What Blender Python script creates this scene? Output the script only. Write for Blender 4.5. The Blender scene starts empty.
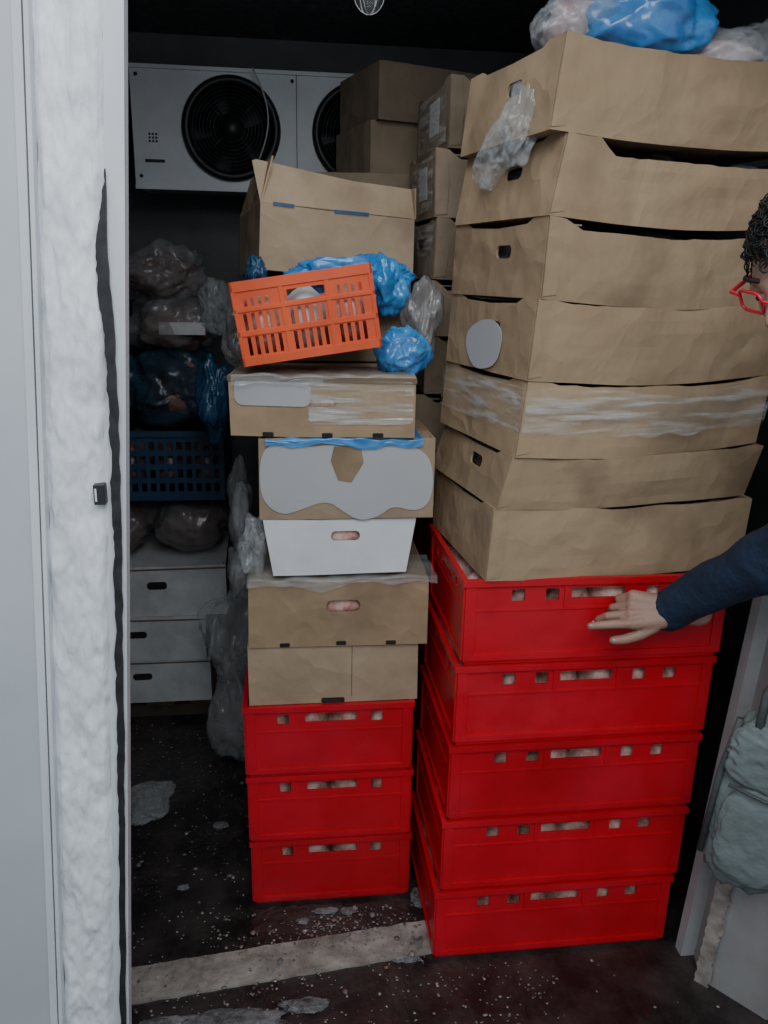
import bpy, bmesh, math, random
from math import sin, cos, pi, radians, exp
from mathutils import Vector, Matrix, noise
from mathutils.geometry import tessellate_polygon
random.seed(7)
SC = bpy.context.scene
COL = SC.collection

# ------------------------------------------------------------ materials
def mat(name, c1, c2=None, rough=.6, scale=8, bump=0., bscale=60, metallic=0., alpha=1., spec=.5,
        detail=6, lo=.35, hi=.65, stretch=None, coat=0., trans=0., sss=0., vary=0., big=0., stain=None, glint=None, rvar=None):
    m = bpy.data.materials.new(name); m.use_nodes = True
    nt = m.node_tree; n = nt.nodes; l = nt.links
    b = n['Principled BSDF']
    b.inputs['Roughness'].default_value = rough
    b.inputs['Metallic'].default_value = metallic
    b.inputs['Alpha'].default_value = alpha
    b.inputs['Specular IOR Level'].default_value = spec
    b.inputs['Coat Weight'].default_value = coat
    b.inputs['Transmission Weight'].default_value = trans
    if sss:
        b.inputs['Subsurface Weight'].default_value = sss
        b.inputs['Subsurface Scale'].default_value = .01
    tc = n.new('ShaderNodeTexCoord')
    vec = tc.outputs['Object']
    oi = n.new('ShaderNodeObjectInfo')
    off = n.new('ShaderNodeVectorMath'); off.operation='MULTIPLY_ADD'
    cmb = n.new('ShaderNodeCombineXYZ')
    for k in range(3): l.new(oi.outputs['Random'], cmb.inputs[k])
    l.new(cmb.outputs[0], off.inputs[0]); off.inputs[1].default_value=(17,31,23); l.new(vec, off.inputs[2])
    vec = off.outputs[0]; raw = vec
    if stretch:
        mp = n.new('ShaderNodeMapping'); mp.inputs['Scale'].default_value = stretch
        l.new(vec, mp.inputs['Vector']); vec = mp.outputs['Vector']
    c2 = c2 or tuple(x*.8 for x in c1)
    nz = n.new('ShaderNodeTexNoise'); nz.inputs['Scale'].default_value = scale
    nz.inputs['Detail'].default_value = detail; nz.inputs['Roughness'].default_value = .62
    l.new(vec, nz.inputs['Vector'])
    r = n.new('ShaderNodeValToRGB')
    r.color_ramp.elements[0].position = lo; r.color_ramp.elements[1].position = hi
    r.color_ramp.elements[0].color = (*c2, 1); r.color_ramp.elements[1].color = (*c1, 1)
    l.new(nz.outputs['Fac'], r.inputs['Fac'])
    out = r.outputs['Color']
    def nmap(scale_,a_,b_,c_,d_,v_=None,det=4):
        q = n.new('ShaderNodeTexNoise'); q.inputs['Scale'].default_value=scale_; q.inputs['Detail'].default_value=det
        l.new(v_ or raw, q.inputs['Vector'])
        w_ = n.new('ShaderNodeMapRange'); w_.inputs[1].default_value=a_; w_.inputs[2].default_value=b_
        w_.inputs[3].default_value=c_; w_.inputs[4].default_value=d_
        l.new(q.outputs['Fac'], w_.inputs[0]); return w_.outputs[0]
    if stain:
        mx = n.new('ShaderNodeMix'); mx.data_type='RGBA'; mx.inputs[7].default_value=(*stain,1)
        l.new(nmap(4.2,.55,.68,0,.8), mx.inputs[0]); l.new(out, mx.inputs[6]); out = mx.outputs[2]
    if glint: l.new(nmap(glint[0],.48,.64,glint[1],glint[2],vec), b.inputs['Alpha'])
    if rvar: l.new(nmap(rvar[0],.42,.6,rvar[1],rvar[2]), b.inputs['Roughness'])
    if vary:
        hs = n.new('ShaderNodeHueSaturation'); mr = n.new('ShaderNodeMapRange')
        mr.inputs[3].default_value=1-vary; mr.inputs[4].default_value=1+vary*.6
        l.new(oi.outputs['Random'], mr.inputs[0]); l.new(mr.outputs[0], hs.inputs['Value'])
        l.new(out, hs.inputs['Color']); out = hs.outputs['Color']
    l.new(out, b.inputs['Base Color'])
    if bump:
        n2 = n.new('ShaderNodeTexNoise'); n2.inputs['Scale'].default_value = bscale
        n2.inputs['Detail'].default_value = 5
        l.new(vec, n2.inputs['Vector'])
        bp = n.new('ShaderNodeBump'); bp.inputs['Strength'].default_value = bump
        bp.inputs['Distance'].default_value = .01
        l.new(n2.outputs['Fac'], bp.inputs['Height']); last=bp
        if big:
            n4 = n.new('ShaderNodeTexVoronoi'); n4.inputs['Scale'].default_value = 8
            dn = n.new('ShaderNodeTexNoise'); dn.inputs['Scale'].default_value=5; dn.inputs['Detail'].default_value=3
            l.new(raw, dn.inputs['Vector'])
            ad = n.new('ShaderNodeVectorMath'); ad.operation='MULTIPLY_ADD'; ad.inputs[1].default_value=(.35,.35,.35)
            l.new(dn.outputs['Color'], ad.inputs[0]); l.new(raw, ad.inputs[2])
            l.new(ad.outputs[0], n4.inputs['Vector'])
            b4 = n.new('ShaderNodeBump'); b4.inputs['Strength'].default_value = big; b4.inputs['Distance'].default_value = .02
            l.new(n4.outputs['Distance'], b4.inputs['Height']); l.new(bp.outputs['Normal'], b4.inputs['Normal']); last=b4
        l.new(last.outputs['Normal'], b.inputs['Normal'])
    return m

M = {}
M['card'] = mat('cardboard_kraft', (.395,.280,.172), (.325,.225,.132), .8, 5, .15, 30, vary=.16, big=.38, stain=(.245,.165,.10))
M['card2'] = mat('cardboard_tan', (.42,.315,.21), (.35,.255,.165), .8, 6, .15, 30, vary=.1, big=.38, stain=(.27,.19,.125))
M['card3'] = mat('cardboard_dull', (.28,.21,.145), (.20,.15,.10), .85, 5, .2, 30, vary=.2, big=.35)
M['cardin'] = mat('cardboard_inside', (.20,.145,.095), (.16,.11,.07), .9, 9)
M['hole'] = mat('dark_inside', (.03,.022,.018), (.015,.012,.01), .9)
M['red'] = mat('red_crate_plastic', (.68,.012,.026), (.52,.007,.016), .38, 4, .08, 25, spec=.45, vary=.08, rvar=(5,.28,.5))
M['orange'] = mat('orange_crate_plastic', (.86,.13,.04), (.72,.09,.025), .42, 6, .05, 25, spec=.4)
M['bluecr'] = mat('blue_crate_plastic', (.02,.065,.14), (.012,.04,.09), .45, 6)
M['meat'] = mat('frozen_meat', (.80,.55,.47), (.42,.17,.13), .35, 30, .6, 40)
M['meatdk'] = mat('frozen_meat_dark', (.34,.21,.18), (.10,.05,.045), .3, 14, .6, 30)
M['blue'] = mat('blue_bag_plastic', (.08,.40,.85), (.02,.20,.58), .2, 10, .25, 25, alpha=.74, spec=.8)
M['bluedk'] = mat('blue_bag_plastic_dark', (.03,.12,.25), (.015,.065,.14), .28, 10, .25, 25, alpha=.78, spec=.7)
M['tealdk'] = mat('dark_teal_film', (.05,.10,.15), (.02,.05,.08), .28, 10, .25, 25, alpha=.7, spec=.7)
M['clear'] = mat('clear_bag_plastic', (.70,.74,.76), (.5,.53,.55), .15, 12, .3, 22, alpha=.28, spec=.9)
M['cleardk'] = mat('cloudy_bag_plastic', (.46,.46,.46), (.22,.21,.21), .18, 12, .3, 22, alpha=.42, spec=.9)
M['film'] = mat('stretch_film', (.85,.85,.83), (.7,.7,.68), .1, 20, .4, 30, alpha=.2, spec=1., stretch=(.6,1,6), glint=(9,.04,.34))  # pale alpha streaks paint glossy highlights into the film
M['pink'] = mat('pink_meat_in_bag', (.60,.38,.37), (.50,.46,.47), .25, 18, .5, 25, spec=.8)
M['white'] = mat('white_carton', (.78,.80,.82), (.68,.70,.72), .6, 6, .12, 30, big=.12)
M['whitedk'] = mat('white_carton_dirty', (.70,.72,.74), (.52,.53,.54), .7, 8, .15, 30, big=.12)
M['label'] = mat('worn_paper_label', (.47,.47,.48), (.44,.44,.45), .75, 4)  # grey of blurred-out marks, made up as paper patches; reused for cable and wire
M['labelw'] = mat('white_paper_label', (.6,.6,.6), (.5,.5,.5), .7, 40)
M['jamb'] = mat('painted_panel_grey', (.56,.59,.62), (.50,.525,.55), .55, 3, .08, 15)
M['jamb2'] = mat('scuffed_outer_wall', (.34,.34,.34), (.25,.24,.23), .65, 4, .1, 15)
M['foam'] = mat('insulation_foam', (.92,.95,.98), (.72,.75,.78), .75, 14, .8, 45, stretch=(1,1,.35), stain=(.52,.54,.56))
M['lip'] = mat('white_painted_trim', (.74,.77,.8), (.58,.60,.62), .5, 6, .15, 30, stretch=(1,1,.3))
M['lip2'] = mat('grey_painted_trim', (.44,.445,.45), (.34,.335,.33), .5, 6, .15, 30)
M['gasket'] = mat('black_rubber', (.03,.03,.032), (.01,.01,.011), .55, 40)
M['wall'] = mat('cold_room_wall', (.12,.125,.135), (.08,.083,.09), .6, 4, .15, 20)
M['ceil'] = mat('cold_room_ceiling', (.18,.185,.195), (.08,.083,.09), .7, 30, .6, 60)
M['floor'] = mat('wet_dirty_floor', (.058,.045,.042), (.014,.011,.011), .3, 9, .5, 35, spec=.6, lo=.4, hi=.70, rvar=(3.5,.12,.5))
M['strip'] = mat('worn_threshold', (.44,.40,.355), (.20,.175,.15), .7, 16, .5, 40)
M['metal'] = mat('galvanised_casing', (.72,.74,.76), (.60,.62,.64), .45, 5, .05, 20)
M['black'] = mat('black_fan_plastic', (.012,.013,.015), (.008,.008,.009), .45, 10)
M['wire'] = mat('grille_wire', (.035,.035,.04), (.025,.025,.03), .4, 10, metallic=.3)
M['glass'] = mat('bulb_glass', (.7,.72,.72), (.6,.6,.6), .05, 5, alpha=.06, spec=1.)
M['skin'] = mat('skin', (.43,.265,.20), (.35,.20,.15), .5, 12, .12, 120, sss=.08)
M['hair'] = mat('dark_hair', (.014,.011,.010), (.006,.005,.005), .6, 30)
M['navy'] = mat('navy_jacket', (.010,.026,.062), (.006,.017,.040), .8, 14, .5, 60)
M['trous'] = mat('dark_trousers', (.03,.03,.035), (.02,.02,.022), .8, 14, .2, 60)
M['redgl'] = mat('red_glasses_frame', (.75,.02,.05), (.7,.02,.04), .25, 5)
M['eye'] = mat('eye_white', (.8,.78,.75), (.75,.72,.7), .2, 5)
M['bag'] = mat('grey_green_fabric', (.21,.25,.25), (.15,.18,.18), .7, 10, .4, 60)
M['bagdk'] = mat('grey_strap_fabric', (.09,.105,.105), (.06,.075,.075), .7, 10, .4, 60)
M['debris'] = mat('food_scraps', (.42,.39,.36), (.18,.15,.13), .6, 60)
M['ice'] = mat('frost_ice', (.42,.43,.44), (.14,.14,.14), .3, 30, .6, 60, alpha=.5)
M['pallet'] = mat('dark_wood', (.09,.065,.045), (.05,.035,.025), .85, 8)

# ------------------------------------------------------------ builder
def V3(*a): return Vector(a)
class B:
    def __init__(s, name):
        s.name = name; s.v = []; s.f = []; s.m = []; s.s = []; s.ml = []
    def mi(s, m):
        m = M[m]
        if m not in s.ml: s.ml.append(m)
        return s.ml.index(m)
    def add(s, vs, fs, m, smooth=False, T=None):
        o = len(s.v); k = s.mi(m)
        for p in vs:
            p = Vector(p)
            s.v.append(T @ p if T else p)
        for f in fs:
            s.f.append([i+o for i in f]); s.m.append(k); s.s.append(smooth)
    def box(s, x0, x1, y0, y1, z0, z1, m, T=None):
        vs = [(x0,y0,z0),(x1,y0,z0),(x1,y1,z0),(x0,y1,z0),(x0,y0,z1),(x1,y0,z1),(x1,y1,z1),(x0,y1,z1)]
        fs = [(0,3,2,1),(4,5,6,7),(0,1,5,4),(1,2,6,5),(2,3,7,6),(3,0,4,7)]
        s.add(vs, fs, m, False, T)
    def panel(s, outline, holes, O, U, Vv, N, t, m, T=None):
        O=Vector(O);U=Vector(U);Vv=Vector(Vv);N=Vector(N)
        loops=[[Vector((p[0],p[1],0)) for p in outline]]+[[Vector((p[0],p[1],0)) for p in h] for h in holes]
        tri = tessellate_polygon(loops)
        flat=[p for lp in loops for p in lp]; n=len(flat)
        vs=[O+U*p.x+Vv*p.y for p in flat]+[O+U*p.x+Vv*p.y+N*t for p in flat]
        fs=[tuple(x) for x in tri]+[tuple(i+n for i in reversed(x)) for x in tri]
        o=0
        for lp in loops:
            k=len(lp)
            for i in range(k):
                j=(i+1)%k; fs.append((o+i,o+j,n+o+j,n+o+i))
            o+=k
        s.add(vs,fs,m,False,T)
    def lump(s, c, size, m, seed=0, amp=.18, freq=1.6, sub=4, flat=None, T=None, crumple=False, pull=None):
        bm=bmesh.new(); bmesh.ops.create_icosphere(bm,subdivisions=sub,radius=1)
        off=Vector((seed*3.7+1.3,seed*1.9-4,seed*2.3+.7)); vs=[]
        for v in bm.verts:
            p=v.co.copy(); r=1; a=amp; f=freq
            if crumple:
                wv=Vector((noise.noise(p*1.5+off),noise.noise(p*1.5+off*2),noise.noise(p*1.5-off)))*.5
                r+=amp*1.2*noise.noise(p*freq+off)
                q=p+wv
                for fr,am in ((freq*1.3,.95),(freq*2.9,.42)):
                    dd=noise.voronoi(q*fr+off)[0]; r+=amp*am*(.25-min(.6,dd[1]-dd[0]))
            else:
                for k in range(3):
                    r+= a*noise.noise(p*f+off)*1.5; a*=.5; f*=2.05
            q=p*r
            if flat is not None and q.z<flat: q.z=flat+(q.z-flat)*.08
            vs.append(Vector((c[0]+q.x*size[0],c[1]+q.y*size[1],c[2]+q.z*size[2])))
        fs=[[v.index for v in f.verts] for f in bm.faces]
        bm.free(); s.add(vs,fs,m,True,T)
    def tube(s, pts, r, m, seg=8, T=None, closed=False):
        pts=[Vector(p) for p in pts]; n=len(pts); vs=[];fs=[]
        rr = r if isinstance(r,(list,tuple)) else [r]*n
        up=Vector((0,0,1)); prev=None
        for i,p in enumerate(pts):
            if closed: t=pts[(i+1)%n]-pts[i-1]
            else: t=pts[min(i+1,n-1)]-pts[max(i-1,0)]
            t.normalize()
            if prev is None:
                a=t.cross(up)
                if a.length<.05: a=t.cross(Vector((1,0,0)))
            else: a=prev-t*prev.dot(t)
            a.normalize(); prev=a; b=t.cross(a)
            for k in range(seg):
                w=2*pi*k/seg; vs.append(p+(a*cos(w)+b*sin(w))*rr[i])
        for i in range(n if closed else n-1):
            j=(i+1)%n
            for k in range(seg):
                fs.append((i*seg+k,i*seg+(k+1)%seg,j*seg+(k+1)%seg,j*seg+k))
        if not closed:
            fs.append(tuple(range(seg))); fs.append(tuple((n-1)*seg+k for k in range(seg)))
        s.add(vs,fs,m,True,T)
    def capsule(s,p0,p1,r0,r1,m='skin',seg=16):
        p0=Vector(p0);p1=Vector(p1);t=(p1-p0); L=t.length
        t = t/L if L>1e-6 else Vector((0,0,1))
        pts=[];rs=[]
        for k in range(6):
            a=pi/2*(1-k/5.); pts.append(p0-t*r0*sin(a)); rs.append(max(r0*cos(a),r0*.02))
        for k in range(6):
            a=pi/2*(k/5.); pts.append(p1+t*r1*sin(a)); rs.append(max(r1*cos(a),r1*.02))
        s.tube(pts,rs,m,seg)
    def build(s, loc=(0,0,0), rot=(0,0,0), bevel=0, parent=None, lean=0, wobble=None):
        if lean:
            for p in s.v: p.x += lean*p.z
        if wobble:
            o=Vector((loc[0]*7,loc[1]*3,loc[2]*11))
            for p in s.v:
                q=p*3.5+o; dx,dy,dz=noise.noise(q),noise.noise(q+Vector((9,0,0))),noise.noise(q+Vector((0,9,4)))
                p.x+=wobble*dx; p.y+=wobble*.6*dy; p.z+=wobble*.7*dz
        me=bpy.data.meshes.new(s.name); me.from_pydata([tuple(v) for v in s.v],[],s.f)
        for m in s.ml: me.materials.append(m)
        me.polygons.foreach_set('material_index',s.m); me.polygons.foreach_set('use_smooth',s.s)
        me.update()
        bm=bmesh.new(); bm.from_mesh(me); bmesh.ops.recalc_face_normals(bm,faces=bm.faces); bm.to_mesh(me); bm.free()
        ob=bpy.data.objects.new(s.name,me); COL.objects.link(ob)
        ob.location=loc; ob.rotation_euler=rot
        if bevel:
            md=ob.modifiers.new('bevel','BEVEL'); md.width=bevel; md.segments=2; md.limit_method='ANGLE'; md.angle_limit=radians(50)
        if parent: ob.parent=parent
        return ob

def rect(u0,u1,v0,v1,r=0.,n=4):
    if r<=0: return [(u0,v0),(u1,v0),(u1,v1),(u0,v1)]
    o=[]
    for cx,cy,a0 in ((u1-r,v0+r,-90),(u1-r,v1-r,0),(u0+r,v1-r,90),(u0+r,v0+r,180)):
        for k in range(n+1):
            a=radians(a0+90*k/n); o.append((cx+r*cos(a),cy+r*sin(a)))
    return o

# ------------------------------------------------------------ crates
def stack_crate(name, loc, rz, w, d, h=.2, color='red', seed=0, contents='meat'):
    b=B(name); t=.005; i=.007
    def wall(L,O,U,N):
        wide = L>.5
        z0,z1=h*.735,h*.875
        if wide: hs=[(.18,.228),(.305,.353),(.40,.60),(.68,.728),(.80,.848)]
        else: hs=[(.20,.265),(.36,.66),(.745,.81)]
        holes=[]
        for k,(a,c) in enumerate(hs):
            big = (c-a)>.15
            holes.append(rect(a*L,c*L,z0+(.004 if big else 0),z1,.004))
        b.panel(rect(i,L-i,.012,h-.006),holes,O,U,(0,0,1),N,t,color)
        O=Vector(O);U=Vector(U);N=Vector(N)
        def rib(u0,u1,z0,z1,dd):
            b.panel(rect(u0,u1,z0,z1),[],O-N*dd,U,(0,0,1),N,dd+.001,color)
        rib(i,L-i,.012,.026,.004); rib(i,L-i,h*.63,h*.655,.0022)
        rib(i,.03,.026,h*.98,.004); rib(L-.03,L-i,.026,h*.98,.004)
        if wide:
            rib(L*.372,L*.384,h*.66,h*.93,.003); rib(L*.616,L*.628,h*.66,h*.93,.003)
    wall(w,(0,i,0),(1,0,0),(0,1,0)); wall(w,(0,d-i,0),(1,0,0),(0,-1,0))
    wall(d,(i,0,0),(0,1,0),(1,0,0)); wall(d,(w-i,0,0),(0,1,0),(-1,0,0))
    z0,z1=h-.016,h-.001
    b.box(0,w,0,.012,z0,z1,color); b.box(0,w,d-.012,d,z0,z1,color)
    b.box(0,.012,.012,d-.012,z0,z1,color); b.box(w-.012,w,.012,d-.012,z0,z1,color)
    b.box(.012,w-.012,.012,d-.012,0,.012,color)
    if contents:
        nx=6 if w>.5 else 4; ny=3 if w>.5 else 4
        for a in range(nx):
            for c in range(ny):
                b.lump(((a+.5)/nx*(w-.036)+.018,(c+.5)/ny*(d-.036)+.018,h*.57),((w-.04)/nx*.56,(d-.036)/ny*.5,h*.40),
                       contents,seed+a*3+c,.05,1.4,3)
    return b.build(loc,(0,0,rz),bevel=.0015)

for k in range(5):
    stack_crate('red_stacking_crate',(.331+.0379*.2*k+random.uniform(-.003,.003),1.5443-.0166*.2*k,.2*k),.007+random.uniform(-.008,.008),.6,.4,seed=k)
for k in range(3):
    stack_crate('red_stacking_crate',(-.114-.003*k,1.765-.010*k,.2*k),-.005+random.uniform(-.006,.01),.422,.58,seed=20+k)
for k in range(5):
    stack_crate('red_stacking_crate',(.40,2.06,.2*k),random.uniform(-.01,.01),.6,.4,seed=40+k,contents=None)

# ------------------------------------------------------------ cardboard trays
def carton(name, loc, rot, w, d, h, m='card', prof='shoulder', sag=.008, fhole=None, shole=True, fill='meatdk',
           lid=False, extras=None, taper=0., dip=.022, bow=0., lean=0., creases=(), wob=.006):
    b=B(name); t=.005
    N=32
    seed=loc[0]*31+loc[2]*17
    top=[]
    for k in range(N+1):
        u=k/N
        j=(.0035*noise.noise(Vector((u*7,seed,0)))+.0025*noise.noise(Vector((u*19,seed,4))))*(0 if k in (0,N) else 1)
        if prof=='shoulder':
            e=min(u,1-u); s_=0 if e<.06 else (1 if e>.13 else (e-.06)/.07); s_=s_*s_*(3-2*s_)
            z=h-dip*s_ - sag*sin(pi*u)*.5+j
        elif prof=='scoop':
            e=min(u-.0,1-u); s_=0 if e<.09 else (1 if e>.2 else (e-.09)/.11); s_=s_*s_*(3-2*s_)
            z=h-dip*s_+j
        else: z=h+j*.5
        top.append((u*w,z))
    bot=[(k/N*w, (-sag*.5*sin(pi*k/N)) if prof!='flat' else 0) for k in range(N+1)]
    bot=[(taper+(x)*(w-2*taper)/w,z) for x,z in bot]
    outline=bot+list(reversed(top))
    holes=[]
    if fhole:
        cu,cz,hw,hh=fhole; holes.append(rect(cu-hw,cu+hw,cz-hh,cz+hh,hh*.9,5))
    if holes or prof=='flat':
        b.panel(outline,holes,(0,0,0),(1,0,0),(0,0,1),(0,1,0),t,m)
    else:
        R_=6; vs=[]; fs=[]
        for layer in (0,1):
            for k in range(N+1):
                for r in range(R_+1):
                    v=r/R_; x=bot[k][0]*(1-v)+top[k][0]*v; z=bot[k][1]*(1-v)+top[k][1]*v; u=k/N
                    y=-bow*sin(pi*u)*sin(pi*min(1,v*.8+.1))-.011*sin(pi*u)*noise.noise(Vector((u*5,v*2,seed)))
                    for cu in creases: y+=.007*max(0,1-abs(u-cu)/.05)*v
                    vs.append((x,y+layer*t,z))
        W=(N+1)*(R_+1)
        for k in range(N):
            for r in range(R_):
                a=k*(R_+1)+r; q=(a,a+R_+1,a+R_+2,a+1); fs.append(q); fs.append(tuple(W+i_ for i_ in reversed(q)))
            a=k*(R_+1)+R_; fs.append((a,a+R_+1,a+R_+1+W,a+W))
            a=k*(R_+1); fs.append((a,a+W,a+R_+1+W,a+R_+1))
        b.add(vs,fs,m,False)
        b.panel([(.0,.004),(.030,.008),(.034,h*.5),(.028,h-.008),(.0,h-.004)],[],(0,-.0022,0),(1,0,0),(0,0,1),(0,1,0),.002,m)
    b.panel(outline,[],(0,d-t,0),(1,0,0),(0,0,1),(0,1,0),t,m)
    sh=[]
    if shole: sh=[rect(d*.42-.032,d*.42+.032,h*.60-.013,h*.60+.013,.0115,5)]
    so=[(t,0)]+[(t+(d-2*t)*k/6,0) for k in range(1,6)]+[(d-t,0),(d-t,h),(d*.86,h),(d*.8,h-.010),(d*.5,h-.014),(d*.2,h-.010),(d*.14,h),(t,h)]
    if prof=='flat': so=rect(t,d-t,0,h)
    for x,nn,tx in ((0,1,taper),(w,-1,-taper)):
        vv=Vector((-tx/h,0,1)); b.panel(so,sh,(x+tx,0,0),(0,1,0),vv,(nn,0,0),t,m)
        b.panel(rect(t,.035,0.004,h-.001),[],(x+tx+nn*t,0,0),(0,1,0),vv,(nn,0,0),.004,'cardin')
    b.box(t+taper,w-t-taper,t,d-t,.0,.005,m)
    if lid:
        b.box(t,w-t,t,d*.5-.002,h-.006,h-.001,m); b.box(t,w-t,d*.5+.002,d-t,h-.007,h-.002,m)
    else:
        for cx in (0,1):
            x0=t if cx==0 else w-t-.07
            b.box(x0,x0+.07,t,.07,h-.016,h-.013,m); b.box(x0,x0+.07,d-.07,d-t,h-.016,h-.013,m)
        if fill:
            for a in range(3):
                for c in range(2):
                    b.lump(((a+.5)/3*(w-.05)+.025,(c+.5)/2*(d-.05)+.025,h*.44),(w*.165,d*.24,h*.42),fill,a+c*5+int(h*1000),.12,1.5,3)
                    b.lump(((a+.5)/3*(w-.05)+.025,(c+.5)/2*(d-.05)+.025,h*.46),(w*.17,d*.24,h*.43),'clear',a+c*5+int(h*1000),.14,1.5,3,crumple=True)
    if fhole and lid:
        b.lump((fhole[0],.05,fhole[1]-.005),(.07,.04,.04),'meat',3,.1,1.5,3)
    if extras: extras(b,w,d,h)
    return b.build(loc,rot,lean=lean,wobble=wob)

def blob(cx,cy,rx,ry,seed=0,n=28):
    return [(cx+rx*cos(2*pi*k/n)*(1+.08*sin(3*2*pi*k/n+seed)),cy+ry*sin(2*pi*k/n)*(1+.08*cos(2*2*pi*k/n+seed))) for k in range(n)]
def side_blur_patch(cy,cz,ry,rz,m='label'):  # blurred-out mark, built as a made-up patch on the carton side
    def f(b,w,d,h):
        b.panel(blob(cy,cz,ry,rz,1),[],(-.003,0,0),(0,1,0),(0,0,1),(1,0,0),.001,m)
    return f
def film_wrap(b,w,d,h):
    for z0,z1,o in ((h*.30,h*.90,.025),(h*.5,h*.82,.0285)):
        n=50; vs=[];fs=[]
        for k in range(n+1):
            for r in range(7):
                z=z0+(z1-z0)*r/6
                vs.append((k/n*w,-o*sin(pi*(.12+.76*k/n))-.004*noise.noise(Vector((k*.4,z*70,o*99))),z+.012*noise.noise(Vector((k*.2,r*.3,o*50)))-.012*sin(pi*k/n)))
        for k in range(n):
            for r in range(6): fs.append((7*k+r,7*k+7+r,7*k+8+r,7*k+1+r))
        b.add(vs,fs,'film',True)
    b.panel(rect(0,d,h*.3,h*.9),[],(-.004,0,0),(0,1,0),(0,0,1),(-1,0,0),.0006,'film')

R=[
 (.405,1.00,.155,6,dict(dip=.003,sag=.012,shole=False,bow=.004,lean=.04)),
 (.418,1.155,.11,9,dict(dip=.003,sag=.022,bow=.008,lean=.28)),
 (.452,1.265,.15,12,dict(dip=.004,sag=.030,shole=False,bow=.010,extras=film_wrap,lean=.10)),
 (.464,1.415,.155,13,dict(dip=.003,sag=.028,bow=.008,extras=side_blur_patch(.2,.055,.085,.055),lean=.08)),
 (.480,1.57,.15,14,dict(dip=.016,sag=.032,bow=.006,lean=.05)),
 (.480,1.72,.145,14,dict(prof='scoop',dip=.040,sag=.03,bow=.004,creases=(.3,),lean=.20)),
 (.472,1.865,.158,12,dict(dip=.003,sag=.024,bow=.006,creases=(.38,.43),lean=.12)),
]
for x,z,h,r,kw in R:
    carton('cardboard_carton',(x,1.525,z),(0,0,radians(r)),.60,.40,h,**kw)

zz=1.0; k=0
for h,x,lab in ((.16,.36,1),(.15,.33,0),(.15,.36,0),(.14,.35,1),(.15,.375,0),(.16,.37,1),(.16,.40,1)):
    def ex(b,w,d,hh,lab=lab):
        if lab: b.panel(rect(.1,.2,hh*.3,hh*.8),[],(-.002,0,0),(0,1,0),(0,0,1),(1,0,0),.0008,'labelw')
        b.panel(rect(.02,.3,hh*.1,hh*.9),[],(-.004,0,0),(0,1,0),(0,0,1),(-1,0,0),.0006,'film')
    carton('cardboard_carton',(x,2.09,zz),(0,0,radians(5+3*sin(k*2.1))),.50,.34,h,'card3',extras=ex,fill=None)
    zz+=h; k+=1
zz=0
for k,h in enumerate((.3,.3,.3,.25,.25,.25,.24)):
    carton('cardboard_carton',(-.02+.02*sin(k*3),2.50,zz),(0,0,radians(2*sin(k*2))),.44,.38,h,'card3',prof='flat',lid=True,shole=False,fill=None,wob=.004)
    zz+=h
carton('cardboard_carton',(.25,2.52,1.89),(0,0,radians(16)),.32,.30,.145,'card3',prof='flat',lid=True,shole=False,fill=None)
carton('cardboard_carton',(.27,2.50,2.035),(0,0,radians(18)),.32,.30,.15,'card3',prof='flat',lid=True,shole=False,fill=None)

# ------------------------------------------------------------ small stack cartons
def notches(b,w,d,h):
    for u in (.2,.52,.8):
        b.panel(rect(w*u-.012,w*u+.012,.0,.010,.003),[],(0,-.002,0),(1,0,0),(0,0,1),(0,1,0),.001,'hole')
carton('cardboard_carton',(-.102,1.757,.60),(0,0,0),.41,.56,.155,'card2',prof='flat',lid=True,shole=False,
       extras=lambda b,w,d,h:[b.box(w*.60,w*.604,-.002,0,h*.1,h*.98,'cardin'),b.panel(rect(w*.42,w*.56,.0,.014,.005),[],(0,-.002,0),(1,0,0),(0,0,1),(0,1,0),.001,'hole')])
carton('cardboard_carton',(-.098,1.753,.757),(0,0,radians(-1)),.425,.56,.165,'card',prof='flat',lid=True,shole=False,
       fhole=(.225,.10,.040,.015),extras=notches)
carton('white_carton',(-.062,1.755,.935),(0,0,radians(1)),.355,.5,.135,'white',prof='flat',lid=True,shole=False,
       fhole=(.19,.095,.034,.012),taper=.022)
def ex_c(b,w,d,h):
    pts=[(.005,.15),(.0,.09),(.01,.04),(.05,.01),(.09,.022),(.15,.045),(.19,.015),(.225,-.006),(.27,.004),(.30,.03),(.35,.015),(.385,.03),(.395,.09),(.38,.15),(.33,.172),(.27,.165),(.215,.16),(.16,.172),(.11,.165),(.06,.178),(.025,.172)]
    q=pts
    for _ in range(2):
        n=len(q); q=[((q[i][0]*.75+q[(i+1)%n][0]*.25,q[i][1]*.75+q[(i+1)%n][1]*.25) if j==0 else (q[i][0]*.25+q[(i+1)%n][0]*.75,q[i][1]*.25+q[(i+1)%n][1]*.75)) for i in range(n) for j in (0,1)]
    b.panel(q,[],(0,-.003,0),(1,0,0),(0,0,1),(0,1,0),.001,'label')  # blurred-out mark built as a made-up grey patch
    b.panel([(.158,.135),(.175,.09),(.205,.085),(.232,.13),(.225,.165),(.165,.168)],[],(0,-.0045,0),(1,0,0),(0,0,1),(0,1,0),.0008,'card')
carton('cardboard_carton',(-.065,1.752,1.072),(0,0,radians(0)),.395,.5,.185,'card2',prof='flat',lid=True,shole=False,extras=ex_c,wob=.004)
def ex_d(b,w,d,h):
    b.panel(rect(.012,.175,.068,.128,.018),[],(0,-.003,0),(1,0,0),(0,0,1),(0,1,0),.001,'label')  # another blurred-out mark, modelled as a made-up patch
    notches(b,w,d,h)
    b.panel(rect(.17,.40,.03,.125,.01),[],(0,-.005,0),(1,0,0),(0,0,1),(0,1,0),.0008,'film')
    b.box(-.002,w+.002,-.004,-.001,h-.012,h-.001,'cardin')
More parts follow.
